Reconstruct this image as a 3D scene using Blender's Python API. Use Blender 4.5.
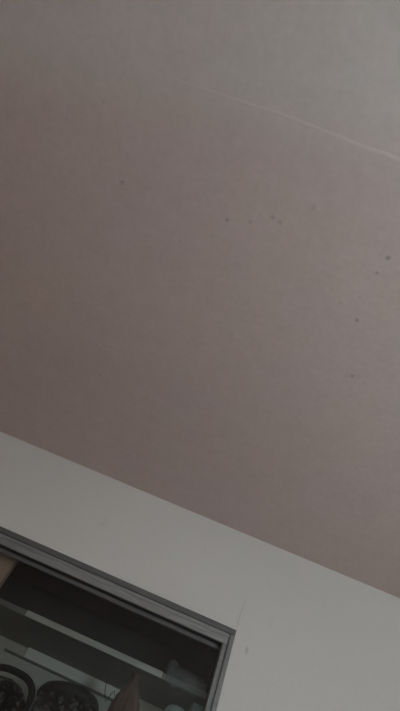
import bpy, bmesh, math, random
from mathutils import Vector, Matrix, noise

for o in list(bpy.data.objects):
    bpy.data.objects.remove(o)
scene = bpy.context.scene
COL = scene.collection

# ------------------------------------------------------------------ camera
cam_data = bpy.data.cameras.new('camera')
cam = bpy.data.objects.new('camera', cam_data)
COL.objects.link(cam)
cam_data.sensor_fit = 'VERTICAL'
cam_data.sensor_height = 36.0
cam_data.sensor_width = 36.0
cam_data.lens = 36.0 * 510 / 711
cam_data.clip_start = 0.02
_r = Vector((.92894087, -.22166939, .29653255))
_u = Vector((-.35300995, -.77174175, .52895997))
_f = Vector((-.11159231, .59605147, .79515395))
cam.matrix_world = Matrix(((_r.x, _u.x, -_f.x, 0), (_r.y, _u.y, -_f.y, 0), (_r.z, _u.z, -_f.z, 1.5), (0, 0, 0, 1)))
scene.camera = cam

# ------------------------------------------------------------------ world and exposure (closed room, lit by its own tube lamp)
world = bpy.data.worlds.new('world')
scene.world = world
world.use_nodes = True
world.node_tree.nodes['Background'].inputs[0].default_value = (.02, .02, .022, 1)
vs = scene.view_settings
vs.view_transform = 'Standard'
vs.look = 'None'
vs.gamma = 1.0
vs.use_curve_mapping = False
vs.exposure = 0.0
LAMP_STRENGTH = 252.0
LAMP_COLOR = (.86, 1.0, 1.06)

# ------------------------------------------------------------------ dimensions (metres)
D = 1.728            # room face of the wall that holds the cabinet
CEIL = 2.80
RX0, RX1 = -2.1, 1.95
RY0 = -1.9
OX0, OX1 = -1.65, .251   # opening of the recess
OZ0, OZ1 = 1.42, 2.419
DEPTH = .285
SHELF_Y = D + .05

# ------------------------------------------------------------------ helpers
def link(o, parent=None):
    COL.objects.link(o)
    if parent is not None:
        o.parent = parent
    return o

def obj(name, bm, m, parent=None, smooth=False, bevel=0.0, seg=2):
    if bevel > 0:
        bmesh.ops.bevel(bm, geom=list(bm.edges), offset=bevel, segments=seg, profile=.5, affect='EDGES')
    me = bpy.data.meshes.new(name)
    bm.to_mesh(me); bm.free()
    if smooth:
        for p in me.polygons: p.use_smooth = True
    if m is not None: me.materials.append(m)
    return link(bpy.data.objects.new(name, me), parent)

def empty(name, loc):
    o = bpy.data.objects.new(name, None)
    o.location = loc
    o.empty_display_size = .05
    return link(o)

def tag(o, label=None, cat=None, group=None, kind=None):
    if label: o['label'] = label
    if cat: o['category'] = cat
    if group: o['group'] = group
    if kind: o['kind'] = kind
    return o

def box(bm, x0, x1, y0, y1, z0, z1):
    r = bmesh.ops.create_cube(bm, size=1.0)
    bmesh.ops.scale(bm, vec=(x1-x0, y1-y0, z1-z0), verts=r['verts'])
    bmesh.ops.translate(bm, vec=((x0+x1)/2, (y0+y1)/2, (z0+z1)/2), verts=r['verts'])
    return r['verts']

def nb(*boxes):
    bm = bmesh.new()
    for b in boxes: box(bm, *b)
    return bm

def lathe(prof, n=48, closed_bottom=True, closed_top=True, rad=None):
    """prof: list of (r, z); rad(angle, z) optional factor"""
    bm = bmesh.new()
    rings = []
    for r, z in prof:
        ring = []
        for k in range(n):
            a = 2*math.pi*k/n
            rr = r*(rad(a, z) if rad else 1)
            ring.append(bm.verts.new((rr*math.cos(a), rr*math.sin(a), z)))
        rings.append(ring)
    for i in range(len(rings)-1):
        for k in range(n):
            bm.faces.new((rings[i][k], rings[i][(k+1) % n], rings[i+1][(k+1) % n], rings[i+1][k]))
    if closed_bottom: bm.faces.new(list(reversed(rings[0])))
    if closed_top: bm.faces.new(rings[-1])
    return bm

def tube(bm, pts, r, n=10):
    pts = [Vector(p) for p in pts]
    rings = []
    for i, p in enumerate(pts):
        t = (pts[min(i+1, len(pts)-1)] - pts[max(i-1, 0)]).normalized()
        a = t.cross(Vector((0, 1, .13))).normalized()
        b = t.cross(a).normalized()
        rr = r[i] if isinstance(r, (list, tuple)) else r
        rings.append([bm.verts.new(p + rr*(a*math.cos(2*math.pi*k/n) + b*math.sin(2*math.pi*k/n))) for k in range(n)])
    for i in range(len(rings)-1):
        for k in range(n):
            bm.faces.new((rings[i][k], rings[i][(k+1) % n], rings[i+1][(k+1) % n], rings[i+1][k]))
    bm.faces.new(list(reversed(rings[0]))); bm.faces.new(rings[-1])
    bmesh.ops.recalc_face_normals(bm, faces=bm.faces)
    return bm

# ------------------------------------------------------------------ materials
class NT:
    def __init__(self, name):
        self.m = bpy.data.materials.new(name)
        self.m.use_nodes = True
        self.t = self.m.node_tree
        self.n = self.t.nodes
        self.b = self.n['Principled BSDF']
    def add(self, typ, **kw):
        x = self.n.new(typ)
        for k, v in kw.items(): setattr(x, k, v)
        return x
    def link(self, a, b): self.t.links.new(a, b)
    def coords(self, scale=(1, 1, 1)):
        tc = self.add('ShaderNodeTexCoord'); mp = self.add('ShaderNodeMapping')
        mp.inputs['Scale'].default_value = scale
        self.link(tc.outputs['Object'], mp.inputs['Vector'])
        return mp.outputs['Vector']
    def pos(self):
        return self.add('ShaderNodeNewGeometry').outputs['Position']
    def noise(self, vec, scale, detail=4, rough=.55):
        x = self.add('ShaderNodeTexNoise')
        x.inputs['Scale'].default_value = scale
        x.inputs['Detail'].default_value = detail
        x.inputs['Roughness'].default_value = rough
        self.link(vec, x.inputs['Vector'])
        return x.outputs['Fac']
    def ramp(self, fac, a, b, c0, c1):
        x = self.add('ShaderNodeValToRGB')
        e = x.color_ramp.elements
        e[0].position = a; e[1].position = b
        e[0].color = (*c0, 1); e[1].color = (*c1, 1)
        self.link(fac, x.inputs['Fac'])
        return x.outputs['Color']
    def math(self, op, a, b=None, clamp=False):
        x = self.add('ShaderNodeMath', operation=op, use_clamp=clamp)
        for i, v in enumerate((a, b)):
            if v is None: continue
            if isinstance(v, (int, float)): x.inputs[i].default_value = v
            else: self.link(v, x.inputs[i])
        return x.outputs[0]
    def mrange(self, v, a, b, c=0., d=1., smooth=True):
        x = self.add('ShaderNodeMapRange')
        if smooth: x.interpolation_type = 'SMOOTHSTEP'
        self.link(v, x.inputs['Value'])
        for k, q in zip(('From Min', 'From Max', 'To Min', 'To Max'), (a, b, c, d)): x.inputs[k].default_value = q
        return x.outputs['Result']
    def mix(self, fac, a, b, mode='MIX'):
        x = self.add('ShaderNodeMix', data_type='RGBA', blend_type=mode)
        for i, v in ((0, fac), (6, a), (7, b)):
            if isinstance(v, (int, float)): x.inputs[i].default_value = v
            elif isinstance(v, tuple): x.inputs[i].default_value = (*v, 1)
            else: self.link(v, x.inputs[i])
        return x.outputs[2]
    def bump(self, h, strength=.2, dist=.002):
        x = self.add('ShaderNodeBump')
        x.inputs['Strength'].default_value = strength
        x.inputs['Distance'].default_value = dist
        self.link(h, x.inputs['Height'])
        self.link(x.outputs['Normal'], self.b.inputs['Normal'])
    def set(self, color=None, rough=.5, metal=0., spec=None, **kw):
        if color is not None:
            if isinstance(color, tuple): self.b.inputs['Base Color'].default_value = (*color, 1)
            else: self.link(color, self.b.inputs['Base Color'])
        if isinstance(rough, (int, float)): self.b.inputs['Roughness'].default_value = rough
        else: self.link(rough, self.b.inputs['Roughness'])
        self.b.inputs['Metallic'].default_value = metal
        if spec is not None: self.b.inputs['Specular IOR Level'].default_value = spec
        for k, v in kw.items(): self.b.inputs[k].default_value = v
        return self.m

def spots(nt, pos, lst, warp):
    """soft little marks at real places on a surface: (point, radius, strength)"""
    total = None
    for p, r, s in lst:
        d = nt.add('ShaderNodeVectorMath', operation='DISTANCE')
        nt.link(warp, d.inputs[0]); d.inputs[1].default_value = p
        v = nt.mrange(d.outputs['Value'], r*.35, r*1.25, s, 0.)
        total = v if total is None else nt.math('MAXIMUM', total, v)
    return total

def warped(nt, pos, scale, amt):
    n = nt.add('ShaderNodeTexNoise'); n.inputs['Scale'].default_value = scale
    nt.link(pos, n.inputs['Vector'])
    s = nt.add('ShaderNodeVectorMath', operation='SUBTRACT'); nt.link(n.outputs['Color'], s.inputs[0]); s.inputs[1].default_value = (.5, .5, .5)
    k = nt.add('ShaderNodeVectorMath', operation='SCALE'); nt.link(s.outputs[0], k.inputs[0]); k.inputs['Scale'].default_value = amt
    a = nt.add('ShaderNodeVectorMath', operation='ADD'); nt.link(pos, a.inputs[0]); nt.link(k.outputs[0], a.inputs[1])
    return a.outputs[0]

def ceiling_mat():
    nt = NT('ceiling_paint')
    pos = nt.pos()
    sep = nt.add('ShaderNodeSeparateXYZ'); nt.link(warped(nt, pos, 3.0, .12), sep.inputs[0])
    # ceiling tone shifts softly across the plaster seam: grey on the far side, dusky pink towards the cabinet wall
    grey = nt.mrange(nt.math('ADD', sep.outputs['Y'], nt.math('MULTIPLY', sep.outputs['X'], .12)), .13, .34, 1., 0.)
    blot = nt.noise(pos, 2.6, 3)
    pink = nt.ramp(blot, .3, .72, (.560, .468, .458), (.575, .478, .432))
    base = nt.mix(grey, pink, (.600, .575, .555))
    fine = nt.noise(pos, 60, 5, .65)
    base = nt.mix(.22, base, nt.ramp(fine, .3, .7, (.42, .37, .35), (.68, .62, .60)))
    base = nt.mix(.14, base, nt.ramp(nt.noise(pos, 22, 4, .6), .35, .65, (.46, .40, .375), (.66, .595, .575)))
    Z = CEIL
    lst = [((-.213, .518, Z), .0055, .55), ((-.152, .503, Z), .006, .30), ((-.099, .470, Z), .0065, .38), ((-.077, .477, Z), .007, .36),
           ((-.072, .500, Z), .005, .18), ((-.010, .415, Z), .008, .20), ((.211, .474, Z), .0065, .75), ((.203, .521, Z), .005, .6),
           ((.150, .635, Z), .0045, .25), ((.190, .600, Z), .004, .2), ((.211, .668, Z), .006, .6), ((.271, .846, Z), .0055, .6),
           ((-.522, .516, Z), .007, .42), ((-.508, 1.213, Z), .005, .5), ((-.60, .33, Z), .005, .3), ((-.33, .62, Z), .004, .25), ((.05, .60, Z), .004, .2),
           ((-.70, .40, Z), .006, .25), ((.33, .93, Z), .004, .25)]
    sp = nt.math('MULTIPLY', spots(nt, pos, [(p, r*1.15, k) for p, r, k in lst], warped(nt, pos, 160., .008)), .64)
    vo = nt.add('ShaderNodeTexVoronoi'); vo.inputs['Scale'].default_value = 11.; nt.link(pos, vo.inputs['Vector'])
    rnd = nt.add('ShaderNodeSeparateColor'); nt.link(vo.outputs['Color'], rnd.inputs[0])
    tiny = nt.math('MULTIPLY', nt.mrange(vo.outputs['Distance'], .015, .05, 1., 0.), nt.mrange(rnd.outputs[0], .72, .95, 0., .16))
    base = nt.mix(nt.math('MAXIMUM', sp, tiny), base, (.10, .085, .08))
    h = nt.math('ADD', nt.math('MULTIPLY', nt.noise(pos, 6, 3), 2.2), nt.math('MULTIPLY', fine, .35))
    nt.bump(h, .22, .004)
    return nt.set(base, .85, spec=.25)

def wall_mat(name, c0, c1, marks=False):
    nt = NT(name)
    pos = nt.pos()
    big = nt.noise(pos, 2.2, 3)
    base = nt.ramp(big, .3, .7, c0, c1)
    fine = nt.noise(pos, 70, 5, .65)
    base = nt.mix(.08, base, nt.ramp(fine, .3, .7, tuple(c*.75 for c in c0), tuple(min(1, c*1.2) for c in c1)))
    if marks:
        # scuffs stretched along the height of the wall, at their own places
        mp = nt.add('ShaderNodeMapping'); mp.inputs['Scale'].default_value = (1., 1., .38)
        nt.link(pos, mp.inputs['Vector'])
        w = warped(nt, mp.outputs[0], 60., .006)
        sp = spots(nt, pos, [((.300, D, 2.375*.38), .0065, .28), ((.062, D, 2.66*.38), .005, .10), ((.36, D, 2.50*.38), .010, .05), ((-.33, D, 2.60*.38), .012, .06)], w)
        # hairline crack rising from the corner of the cabinet frame
        sx = nt.add('ShaderNodeSeparateXYZ'); nt.link(warped(nt, pos, 14., .02), sx.inputs[0])
        cx = nt.math('ABSOLUTE', nt.math('SUBTRACT', sx.outputs['X'], .254))
        cr = nt.math('MULTIPLY', nt.mrange(cx, .0012, .005, .16, 0.),
                     nt.math('MULTIPLY', nt.mrange(sx.outputs['Z'], 2.42, 2.44), nt.mrange(sx.outputs['Z'], 2.48, 2.56, 1., 0.)))
        base = nt.mix(nt.math('MAXIMUM', sp, cr), base, (.16, .15, .14))
    h = nt.math('ADD', nt.math('MULTIPLY', nt.noise(pos, 7, 3), 2.0), nt.math('MULTIPLY', fine, .4))
    nt.bump(h, .2, .004)
    return nt.set(base, .8, spec=.3)

def alu_mat(name, c0, c1, rough=.42):
    nt = NT(name)
    v = nt.coords((3, 60, 60))
    n = nt.noise(v, 3.0, 5, .7)
    return nt.set(nt.ramp(n, .32, .68, c0, c1), nt.ramp(n, .3, .7, (rough-.08,)*3, (rough+.12,)*3), metal=.55)

def board_mat(name, c0, c1, rough=.6):
    nt = NT(name)
    v = nt.coords((1.5, 14, 14))
    n = nt.noise(v, 4.0, 5, .65)
    nt.bump(n, .1, .001)
    return nt.set(nt.ramp(n, .3, .7, c0, c1), rough)

def glass_mat():
    m = bpy.data.materials.new('cabinet_glass')
    m.use_nodes = True
    t = m.node_tree; t.nodes.clear()
    out = t.nodes.new('ShaderNodeOutputMaterial')
    mix = t.nodes.new('ShaderNodeMixShader')
    tr = t.nodes.new('ShaderNodeBsdfTransparent'); tr.inputs[0].default_value = (.95, .965, .96, 1)
    gl = t.nodes.new('ShaderNodeBsdfGlossy'); gl.inputs['Roughness'].default_value = .06
    fr = t.nodes.new('ShaderNodeFresnel'); fr.inputs[0].default_value = 1.45
    t.links.new(fr.outputs[0], mix.inputs[0]); t.links.new(tr.outputs[0], mix.inputs[1]); t.links.new(gl.outputs[0], mix.inputs[2])
    t.links.new(mix.outputs[0], out.inputs[0])
    return m

def film_mat(name, tint, haze, rough=.18, milk=.35):
    """clear plastic: partly see-through, partly milky, with gloss"""
    m = bpy.data.materials.new(name)
    m.use_nodes = True
    t = m.node_tree; t.nodes.clear()
    out = t.nodes.new('ShaderNodeOutputMaterial')
    tr = t.nodes.new('ShaderNodeBsdfTransparent'); tr.inputs[0].default_value = (*tint, 1)
    pr = t.nodes.new('ShaderNodeBsdfPrincipled')
    pr.inputs['Base Color'].default_value = (*haze, 1); pr.inputs['Roughness'].default_value = rough
    mix = t.nodes.new('ShaderNodeMixShader')
    tc = t.nodes.new('ShaderNodeTexCoord')
    n = t.nodes.new('ShaderNodeTexNoise'); n.inputs['Scale'].default_value = 24; n.inputs['Detail'].default_value = 4
    t.links.new(tc.outputs['Object'], n.inputs['Vector'])
    mr = t.nodes.new('ShaderNodeMapRange'); mr.inputs['From Min'].default_value = .3; mr.inputs['From Max'].default_value = .7
    mr.inputs['To Min'].default_value = milk*.5; mr.inputs['To Max'].default_value = milk*1.5
    t.links.new(n.outputs['Fac'], mr.inputs['Value'])
    t.links.new(mr.outputs[0], mix.inputs[0]); t.links.new(tr.outputs[0], mix.inputs[1]); t.links.new(pr.outputs[0], mix.inputs[2])
    t.links.new(mix.outputs[0], out.inputs[0])
    return m

def hammered_mat():
    nt = NT('hammered_metal')
    v = nt.coords()
    vo = nt.add('ShaderNodeTexVoronoi'); vo.inputs['Scale'].default_value = 85.
    nt.link(v, vo.inputs['Vector'])
    nt.bump(vo.outputs['Distance'], 1.0, .05)
    rnd = nt.add('ShaderNodeSeparateColor'); nt.link(vo.outputs['Color'], rnd.inputs[0])
    c = nt.ramp(rnd.outputs[0], .55, .92, (.018, .019, .016), (.85, .87, .83))  # bright random cells are glints put into the colour
    return nt.set(c, .22, metal=.8)

M = {}
M['ceiling'] = ceiling_mat()
M['wall'] = wall_mat('wall_paint', (.655, .635, .615), (.675, .66, .635), True)
M['side_wall'] = wall_mat('side_wall_paint', (.66, .62, .58), (.69, .65, .61))
M['peach_wall'] = wall_mat('peach_wall_paint', (.54, .35, .295), (.58, .385, .32))
M['floor'] = board_mat('floor_cement', (.30, .17, .12), (.38, .23, .16), .55)
M['seam'] = NT('seam_plaster').set((.615, .565, .545), .85)
M['alu'] = alu_mat('aluminium', (.26, .27, .27), (.42, .43, .43))
M['alu_dark'] = alu_mat('dark_aluminium', (.13, .13, .13), (.19, .19, .19), .55)  # darker tint for flange rails and door frames
M['alu_mid'] = alu_mat('side_aluminium', (.20, .21, .21), (.28, .29, .29), .5)
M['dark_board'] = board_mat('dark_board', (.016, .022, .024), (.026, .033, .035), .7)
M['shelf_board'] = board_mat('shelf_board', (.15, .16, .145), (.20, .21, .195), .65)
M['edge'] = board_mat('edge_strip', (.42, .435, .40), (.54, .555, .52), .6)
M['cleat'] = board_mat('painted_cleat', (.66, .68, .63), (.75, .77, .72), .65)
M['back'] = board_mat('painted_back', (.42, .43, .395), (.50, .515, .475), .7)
M['glass'] = glass_mat()

# ------------------------------------------------------------------ room shell
WT = .32
def wall(name, *boxes, m):
    return tag(obj(name, nb(*boxes), m), kind='structure')

wf = wall('wall_front',
          (RX0-.2, OX0, D, D+WT, 0, CEIL), (OX1, RX1+.2, D, D+WT, 0, CEIL),
          (OX0, OX1, D, D+WT, OZ1, CEIL), (OX0, OX1, D, D+WT, 0, OZ0),
          (OX0, OX1, D+DEPTH+.012, D+WT, OZ0, OZ1), m=M['wall'])
wall('wall_left', (RX0-.2, RX0, RY0, D, 0, CEIL), m=M['peach_wall'])
wall('wall_right', (RX1, RX1+.2, RY0, D, 0, CEIL), m=M['side_wall'])
wall('wall_back', (RX0-.2, RX1+.2, RY0-.2, RY0, 0, CEIL), m=M['side_wall'])
wall('floor', (RX0-.2, RX1+.2, RY0-.2, D+WT, -.12, 0), m=M['floor'])
ceil = wall('ceiling', (RX0-.2, RX1+.2, RY0-.2, D+WT, CEIL, CEIL+.15), m=M['ceiling'])

# plaster seam: a thin raised ridge running parallel to the cabinet wall, dying out on its left
bm = bmesh.new()
rows = []
N = 90
for i in range(N+1):
    x = -.55 + 2.25*i/N
    t = (x+.55)
    y = .235 + (.052 if x > -.133 else .022)*(x+.133) + .004*noise.noise(Vector((x*14, 0, 3))) + .002*noise.noise(Vector((x*45, 4, 3)))
    fade = min(1, t/.55)
    w = (.0020 + .0040*fade)*(1+.35*noise.noise(Vector((x*25, 7, 0))))
    hgt = (.0003 + .0005*fade)*(1+.4*noise.noise(Vector((x*30, 2, 5))))
    rows.append([bm.verts.new((x, y+w*a, CEIL + .0003 - hgt*b)) for a, b in ((-1, 0), (-.55, .75), (0, 1), (.55, .75), (1, 0))])
for i in range(N):
    for k in range(4):
        bm.faces.new((rows[i][k], rows[i+1][k], rows[i+1][k+1], rows[i][k+1]))
obj('plaster_seam', bm, M['seam'], ceil, smooth=True)

# ------------------------------------------------------------------ recessed cabinet with aluminium frame and sliding glass
cab = tag(empty('recessed_cabinet', (0, 0, 0)), 'grey aluminium framed cabinet with sliding glass sunk into the pale wall', 'cabinet')
ix0, ix1 = OX0+.002, OX1-.012
yb = D + DEPTH
ztop = 2.411
SH_T, SH_B = 2.225, 2.207
LOW_T = 1.84
# lining
obj('back_panel', nb((ix0, ix1, yb-.001, yb+.010, LOW_T, SH_B)), M['back'], cab)
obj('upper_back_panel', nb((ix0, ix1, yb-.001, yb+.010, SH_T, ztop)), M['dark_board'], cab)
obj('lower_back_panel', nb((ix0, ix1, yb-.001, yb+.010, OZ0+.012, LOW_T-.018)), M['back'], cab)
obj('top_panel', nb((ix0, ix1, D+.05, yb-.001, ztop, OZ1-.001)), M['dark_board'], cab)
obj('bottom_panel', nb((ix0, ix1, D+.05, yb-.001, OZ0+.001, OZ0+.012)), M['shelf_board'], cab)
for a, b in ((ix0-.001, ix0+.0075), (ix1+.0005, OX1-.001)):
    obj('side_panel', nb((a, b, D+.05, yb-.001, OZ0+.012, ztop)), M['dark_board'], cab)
# shelves
sh = obj('shelf', nb((ix0+.008, ix1, SHELF_Y+.002, yb-.001, SH_B, SH_T)), M['shelf_board'], cab, bevel=.001, seg=1)
obj('edge_strip', nb((-.418, .066, SHELF_Y-.0015, SHELF_Y+.0025, SH_B, SH_T+.0005)), M['edge'], sh)  # left end cut short to stand for the shadow over the shelf there
obj('shelf', nb((ix0+.008, ix1, SHELF_Y, yb-.001, LOW_T-.018, LOW_T)), M['shelf_board'], cab, bevel=.001, seg=1)
cl = obj('cleat', nb((-.398, ix1, yb-.016, yb-.001, 2.173, SH_B)), M['cleat'], cab, bevel=.001, seg=1)  # stops short at the left too, the same shadow put into the shape
obj('cleat_shadow_line', nb((-.470, ix1, yb-.0168, yb-.001, 2.1685, 2.1729)), M['shelf_board'], cl)  # dark strip modelled in place of the shadow line under the cleat
# fixed aluminium frame: an outer flange that laps the wall, and the sliding track inside it
fz = 2.399
FT = .018
obj('frame_flange', nb((OX0-.001, OX1, D-.007, D+.004, fz, OZ1)), M['alu_dark'], cab, bevel=.0015)
obj('frame_flange', nb((OX0-.001, OX1, D-.007, D+.004, OZ0, OZ0+FT)), M['alu_dark'], cab, bevel=.0015)
obj('frame_flange', nb((OX1-.016, OX1, D-.0065, D+.0045, OZ0+.018, fz)), M['alu_mid'], cab, bevel=.0015)
obj('frame_flange', nb((OX0-.001, OX0+.016, D-.0065, D+.0045, OZ0+.018, fz)), M['alu_mid'], cab, bevel=.0015)
tr = obj('track', nb((OX0+.016, OX1-.016, D-.001, D+.018, 2.364, fz+.004)), M['alu'], cab, bevel=.0025)
obj('track_lip', nb((OX0+.02, OX1-.034, D-.0035, D-.0012, 2.386, 2.391)), M['alu'], tr)
obj('track_gap_shade', nb((OX0+.034, OX1-.034, D+.002, D+.0195, 2.3615, 2.3645)), NT('gap_shade_black').set((.022, .022, .022), .8), tr)  # black strip added for the shade in the gap under the track
obj('track', nb((OX0+.016, OX1-.016, D-.001, D+.048, OZ0+.014, OZ0+.04)), M['alu'], cab, bevel=.0025)
obj('side_channel', nb((OX1-.033, OX1-.014, D-.0005, D+.047, OZ0+.04, 2.366)), M['alu_mid'], cab, bevel=.002)
obj('side_channel', nb((OX0+.014, OX0+.033, D-.0005, D+.047, OZ0+.04, 2.366)), M['alu_mid'], cab, bevel=.002)
# two sliding doors; the right-hand one runs in front
def sliding_door(x0, x1, y0):
    z0, z1 = OZ0+.041, 2.3985
    d = obj('sliding_door', nb((x0+.0212, x1-.0212, y0, y0+.010, 2.349, z1), (x0+.0212, x1-.0212, y0, y0+.010, z0, z0+.03),
                               (x0, x0+.021, y0, y0+.010, z0, z1), (x1-.021, x1, y0, y0+.010, z0, z1)), M['alu_dark'], cab, bevel=.0012)
    obj('glass_pane', nb((x0+.019, x1-.019, y0+.003, y0+.007, z0+.028, 2.351)), M['glass'], d)
sliding_door(-.72, OX1-.0135, D+.0205)
sliding_door(OX0+.0135, -.70, D+.034)

# ------------------------------------------------------------------ things in the cabinet
# cardboard box, upper shelf
nt = NT('cardboard')
v = nt.coords((1, 1, 40))
nt.bump(nt.noise(v, 3, 3), .1, .001)
m_card = nt.set(nt.ramp(nt.noise(nt.coords(), 9, 4), .3, .7, (.62, .45, .34), (.70, .52, .40)), .85)
m_tape = NT('packing_tape').set((.42, .30, .17), .25)
bx = tag(empty('cardboard_box', (-.69, D+.14, SH_T+.0005)), 'brown cardboard box on the dark upper shelf of the cabinet', 'box')
obj('carton', nb((-.135, .137, -.08, -.045, 0, .148)), m_card, bx, bevel=.002)
for y0, y1 in ((-.080, -.0635), (-.0615, -.045)):
    f = obj('flap', nb((-.135, .137, y0, y1, .1485, .152)), m_card, bx, bevel=.0008, seg=1)
obj('tape', nb((-.1355, .1375, -.075, -.050, .1522, .1527)), m_tape, bx)

# kettle with bail handle
m_dark = NT('dark_enamel')
vv = m_dark.coords()
m_dark = m_dark.set(m_dark.ramp(m_dark.noise(vv, 18, 4), .3, .7, (.010, .011, .009), (.022, .024, .020)), .6, spec=.2)
M['hammer'] = hammered_mat()
ket = tag(empty('kettle', (-.368, D+.135, LOW_T)), 'dark kettle with an arched carrying handle at the left of the cabinet', 'kettle')
prof = [(.064, 0), (.075, .004), (.081, .03), (.084, .08), (.084, .138), (.079, .170), (.066, .190), (.052, .197), (.046, .1975)]
obj('kettle_body', lathe(prof, 56), M['hammer'], ket, smooth=True)
prof = [(.050, .197), (.050, .2005), (.046, .2035), (.034, .2075), (.018, .210), (.004, .211)]
lid = obj('lid', lathe(prof, 40), m_dark, ket, smooth=True)
obj('knob', lathe([(.005, .2105), (.010, .2115), (.012, .2135), (.011, .2155), (.007, .217), (.002, .2175)], 24), m_dark, lid, smooth=True)
bm = bmesh.new()
pts = [(math.copysign(.084*abs(math.cos(a))**.72, math.cos(a)), 0, .165 + .076*abs(math.sin(a))**.75) for a in [math.pi*i/32 for i in range(33)]]
pts = [(.083, 0, .140)] + pts + [(-.083, 0, .140)]
tube(bm, pts, .0105, 12)
obj('handle', bm, m_dark, ket, smooth=True)
bm = bmesh.new()
tube(bm, [(-.08, -.02, .05), (-.098, -.035, .075), (-.108, -.045, .11), (-.112, -.052, .135)], [.016, .013, .010, .008], 14)
obj('spout', bm, M['hammer'], ket, smooth=True)

# big hammered pot with tilted dark lid
pot = tag(empty('hammered_pot', (-.176, D+.145, LOW_T)), 'wide dark hammered metal pot with a smooth dark lid, between kettle and vase', 'pot')
prof = [(.070, 0), (.084, .006), (.092, .03), (.095, .09), (.096, .15), (.097, .195), (.096, .218), (.090, .236), (.078, .245), (.05, .249), (.004, .250)]
obj('pot_body', lathe(prof, 64), M['hammer'], pot, smooth=True)
prof = [(.0985, .226), (.0990, .232), (.0965, .243), (.088, .2545), (.070, .262), (.045, .2665), (.02, .2685), (.003, .269)]
lid = obj('lid', lathe(prof, 64, closed_bottom=False), m_dark, pot, smooth=True)
lid.data.transform(Matrix.Translation((-.003, 0, .232)) @ Matrix.Rotation(-.11, 4, 'Y') @ Matrix.Translation((0, 0, -.236)))   # lid sits askew
sm = lid.modifiers.new('thickness', 'SOLIDIFY'); sm.thickness = .0018; sm.offset = 1

# brown fluted vase
nt = NT('brown_clay')
v = nt.coords((30, 30, 2))
m_clay = nt.set(nt.ramp(nt.noise(v, 1.5, 4), .3, .7, (.085, .052, .040), (.17, .105, .082)), .7)
vase = tag(empty('vase', (.004, D+.092, LOW_T)), 'brown fluted vase tapering to a narrow neck below the shelf', 'vase')
prof = [(.034, 0), (.040, .004), (.045, .04), (.049, .10), (.051, .17), (.0500, .225), (.0465, .258), (.039, .287), (.028, .310), (.0185, .328), (.0125, .342), (.0115, .350), (.0135, .356), (.0125, .360)]
def flute(a, z): return 1 + .035*math.cos(a*16)*max(0, min(1, (z-.01)/.05))*max(0, min(1, (.345-z)/.05))
vb = obj('vase_body', lathe(prof, 96, rad=flute), m_clay, vase, smooth=True)
LEAN = Matrix(((1, 0, -.05, .004), (0, 1, 0, 0), (0, 0, 1, .0004), (0, 0, 0, 1)))
vb.data.transform(LEAN)
bm = lathe([(.0145, .354), (.0150, .357), (.0145, .360), (.009, .360)], 32, closed_top=False, closed_bottom=False)
rim = obj('rim', bm, m_clay, vb, smooth=True)
rim.data.transform(LEAN)

# bent wire hook hanging under the shelf
m_wire = NT('dark_wire').set((.03, .03, .028), .4, metal=.6)
bm = bmesh.new()
px, py = -.090, D+.215
tube(bm, [(px-.010, py, SH_B-.0005), (px-.006, py, SH_B-.018), (px, py-.003, SH_B-.040), (px+.010, py-.006, SH_B-.062), (px+.016, py-.006, SH_B-.070),
          (px+.022, py-.006, SH_B-.062), (px+.023, py-.004, SH_B-.044), (px+.030, py, SH_B-.030), (px+.036, py, SH_B-.042)], .0013, 8)
tag(obj('wire_hook', bm, m_wire, None, smooth=True), 'thin bent dark wire hook hanging under the shelf beside the vase', 'hook')

# jar with pale teal lid
m_jar = film_mat('jar_plastic', (.72, .82, .80), (.50, .62, .60), .2, .55)
m_jlid = film_mat('jar_lid_plastic', (.70, .80, .78), (.46, .57, .56), .25, .7)
jar = tag(empty('jar', (.147, D+.115, LOW_T)), 'pale translucent jar with a domed lid between vase and teal canister', 'jar')
prof = [(.028, 0), (.033, .004), (.0345, .02), (.0345, .27), (.032, .292), (.030, .296)]
obj('jar_body', lathe(prof, 48), m_jar, jar, smooth=True)
prof = [(.0355, .288), (.0362, .300), (.0362, .312), (.034, .322), (.028, .330), (.016, .335), (.003, .336)]
jl = obj('lid', lathe(prof, 48, closed_bottom=False), m_jlid, jar, smooth=True)
bm = bmesh.new()
tube(bm, [(.0368*math.cos(a), .0368*math.sin(a), .306) for a in [2*math.pi*i/40 for i in range(41)]], .0018, 6)
obj('lid_bead', bm, m_jlid, jl, smooth=True)

# teal canister
m_teal = NT('teal_plastic').set((.16, .32, .31), .35)
can = tag(empty('canister', (.2115, D+.115, LOW_T)), 'tall teal plastic canister against the right side of the cabinet', 'canister')
obj('canister_body', nb((-.025, .025, -.05, .05, 0, .318)), m_teal, can, smooth=False, bevel=.006, seg=3)
obj('lid', nb((-.0262, .0262, -.0512, .0512, .3185, .350)), m_teal, can, bevel=.005, seg=3)

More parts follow.
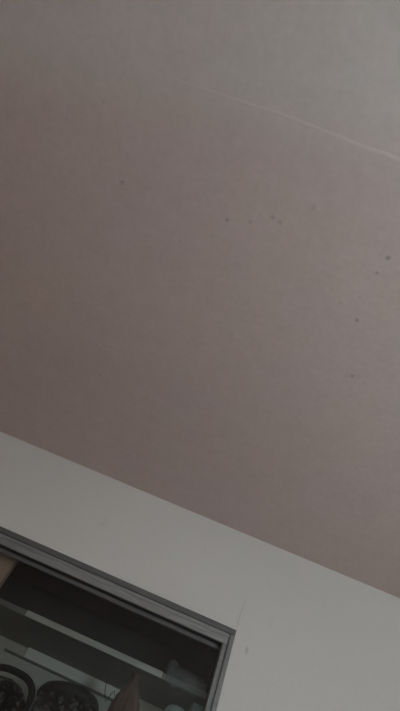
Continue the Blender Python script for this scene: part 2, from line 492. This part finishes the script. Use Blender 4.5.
# crumpled clear plastic bag on the upper shelf
m_bag = film_mat('bag_film', (.80, .84, .83), (.27, .32, .315), .12, .30)
bm = bmesh.new()
bmesh.ops.create_icosphere(bm, subdivisions=5, radius=1.0)
for v in bm.verts:
    d = v.co.normalized()
    sx = math.copysign(abs(d.x)**.75, d.x); sy = math.copysign(abs(d.y)**.8, d.y)
    z = max(-.55, d.z) + .55
    p = Vector((sx*.084, sy*.078, z*.032))
    q = p*48
    cr = noise.noise(q)*.009 + abs(noise.noise(q*2.1+Vector((3, 1, 7))))*.013
    p.z += cr*(1 if z > .02 else 0)
    p += d*noise.noise(q*1.3+Vector((9, 2, 4)))*.005*(1 if z > .02 else 0)
    p.z = max(p.z, 0.0)
    # tied ear standing up at the left end
    ear = math.exp(-((p.x+.062)/.024)**2 - ((p.y+.030)/.05)**2)
    if z > .3: p.z += ear*.020*(1+1.1*noise.noise(q*1.7))
    v.co = p
# skirt of the bag drooping over the shelf edge
g = []
for i in range(41):
    x = -.070 + .155*i/40
    g.append([bm.verts.new((x, -.082 - .006*min(1, j/3) + .0022*noise.noise(Vector((x*60, j*.7, 2))),
                            .020 - .0055*j*(1 + .25*noise.noise(Vector((x*40, 5, 0)))))) for j in range(9)])
for i in range(40):
    for j in range(8):
        bm.faces.new((g[i][j], g[i+1][j], g[i+1][j+1], g[i][j+1]))
bag = obj('plastic_bag', bm, m_bag, None, smooth=True)
bag.location = (.147, D+.138, SH_T+.0005)
tag(bag, 'crumpled clear plastic bag lying on the right end of the upper shelf', 'bag')

# ------------------------------------------------------------------ the room's lamp: a fluorescent tube on the right-hand wall, behind the camera
nt = NT('lamp_glow')
nt.b.inputs['Emission Color'].default_value = (*LAMP_COLOR, 1)
nt.b.inputs['Emission Strength'].default_value = LAMP_STRENGTH
m_glow = nt.set((.8, .8, .8), .4)
m_white = NT('lamp_white_metal').set((.75, .75, .74), .4)
LX, LY, LZ = RX1, -.52, 1.92
lamp = tag(empty('tube_lamp', (LX, LY, LZ)), 'white fluorescent tube lamp fixed along the right-hand wall', 'lamp')
obj('lamp_housing', nb((-.035, -.001, -.62, .62, -.022, .022)), m_white, lamp, bevel=.004)
for s in (-1, 1):
    obj('lamp_holder', nb((-.075, -.0355, min(s*.605, s*.625), max(s*.605, s*.625), -.018, .018)), m_white, lamp, bevel=.003)
bm = bmesh.new()
tube(bm, [(-.058, -.604+1.208*i/8, 0) for i in range(9)], .013, 20)
obj('lamp_tube', bm, m_glow, lamp, smooth=True)
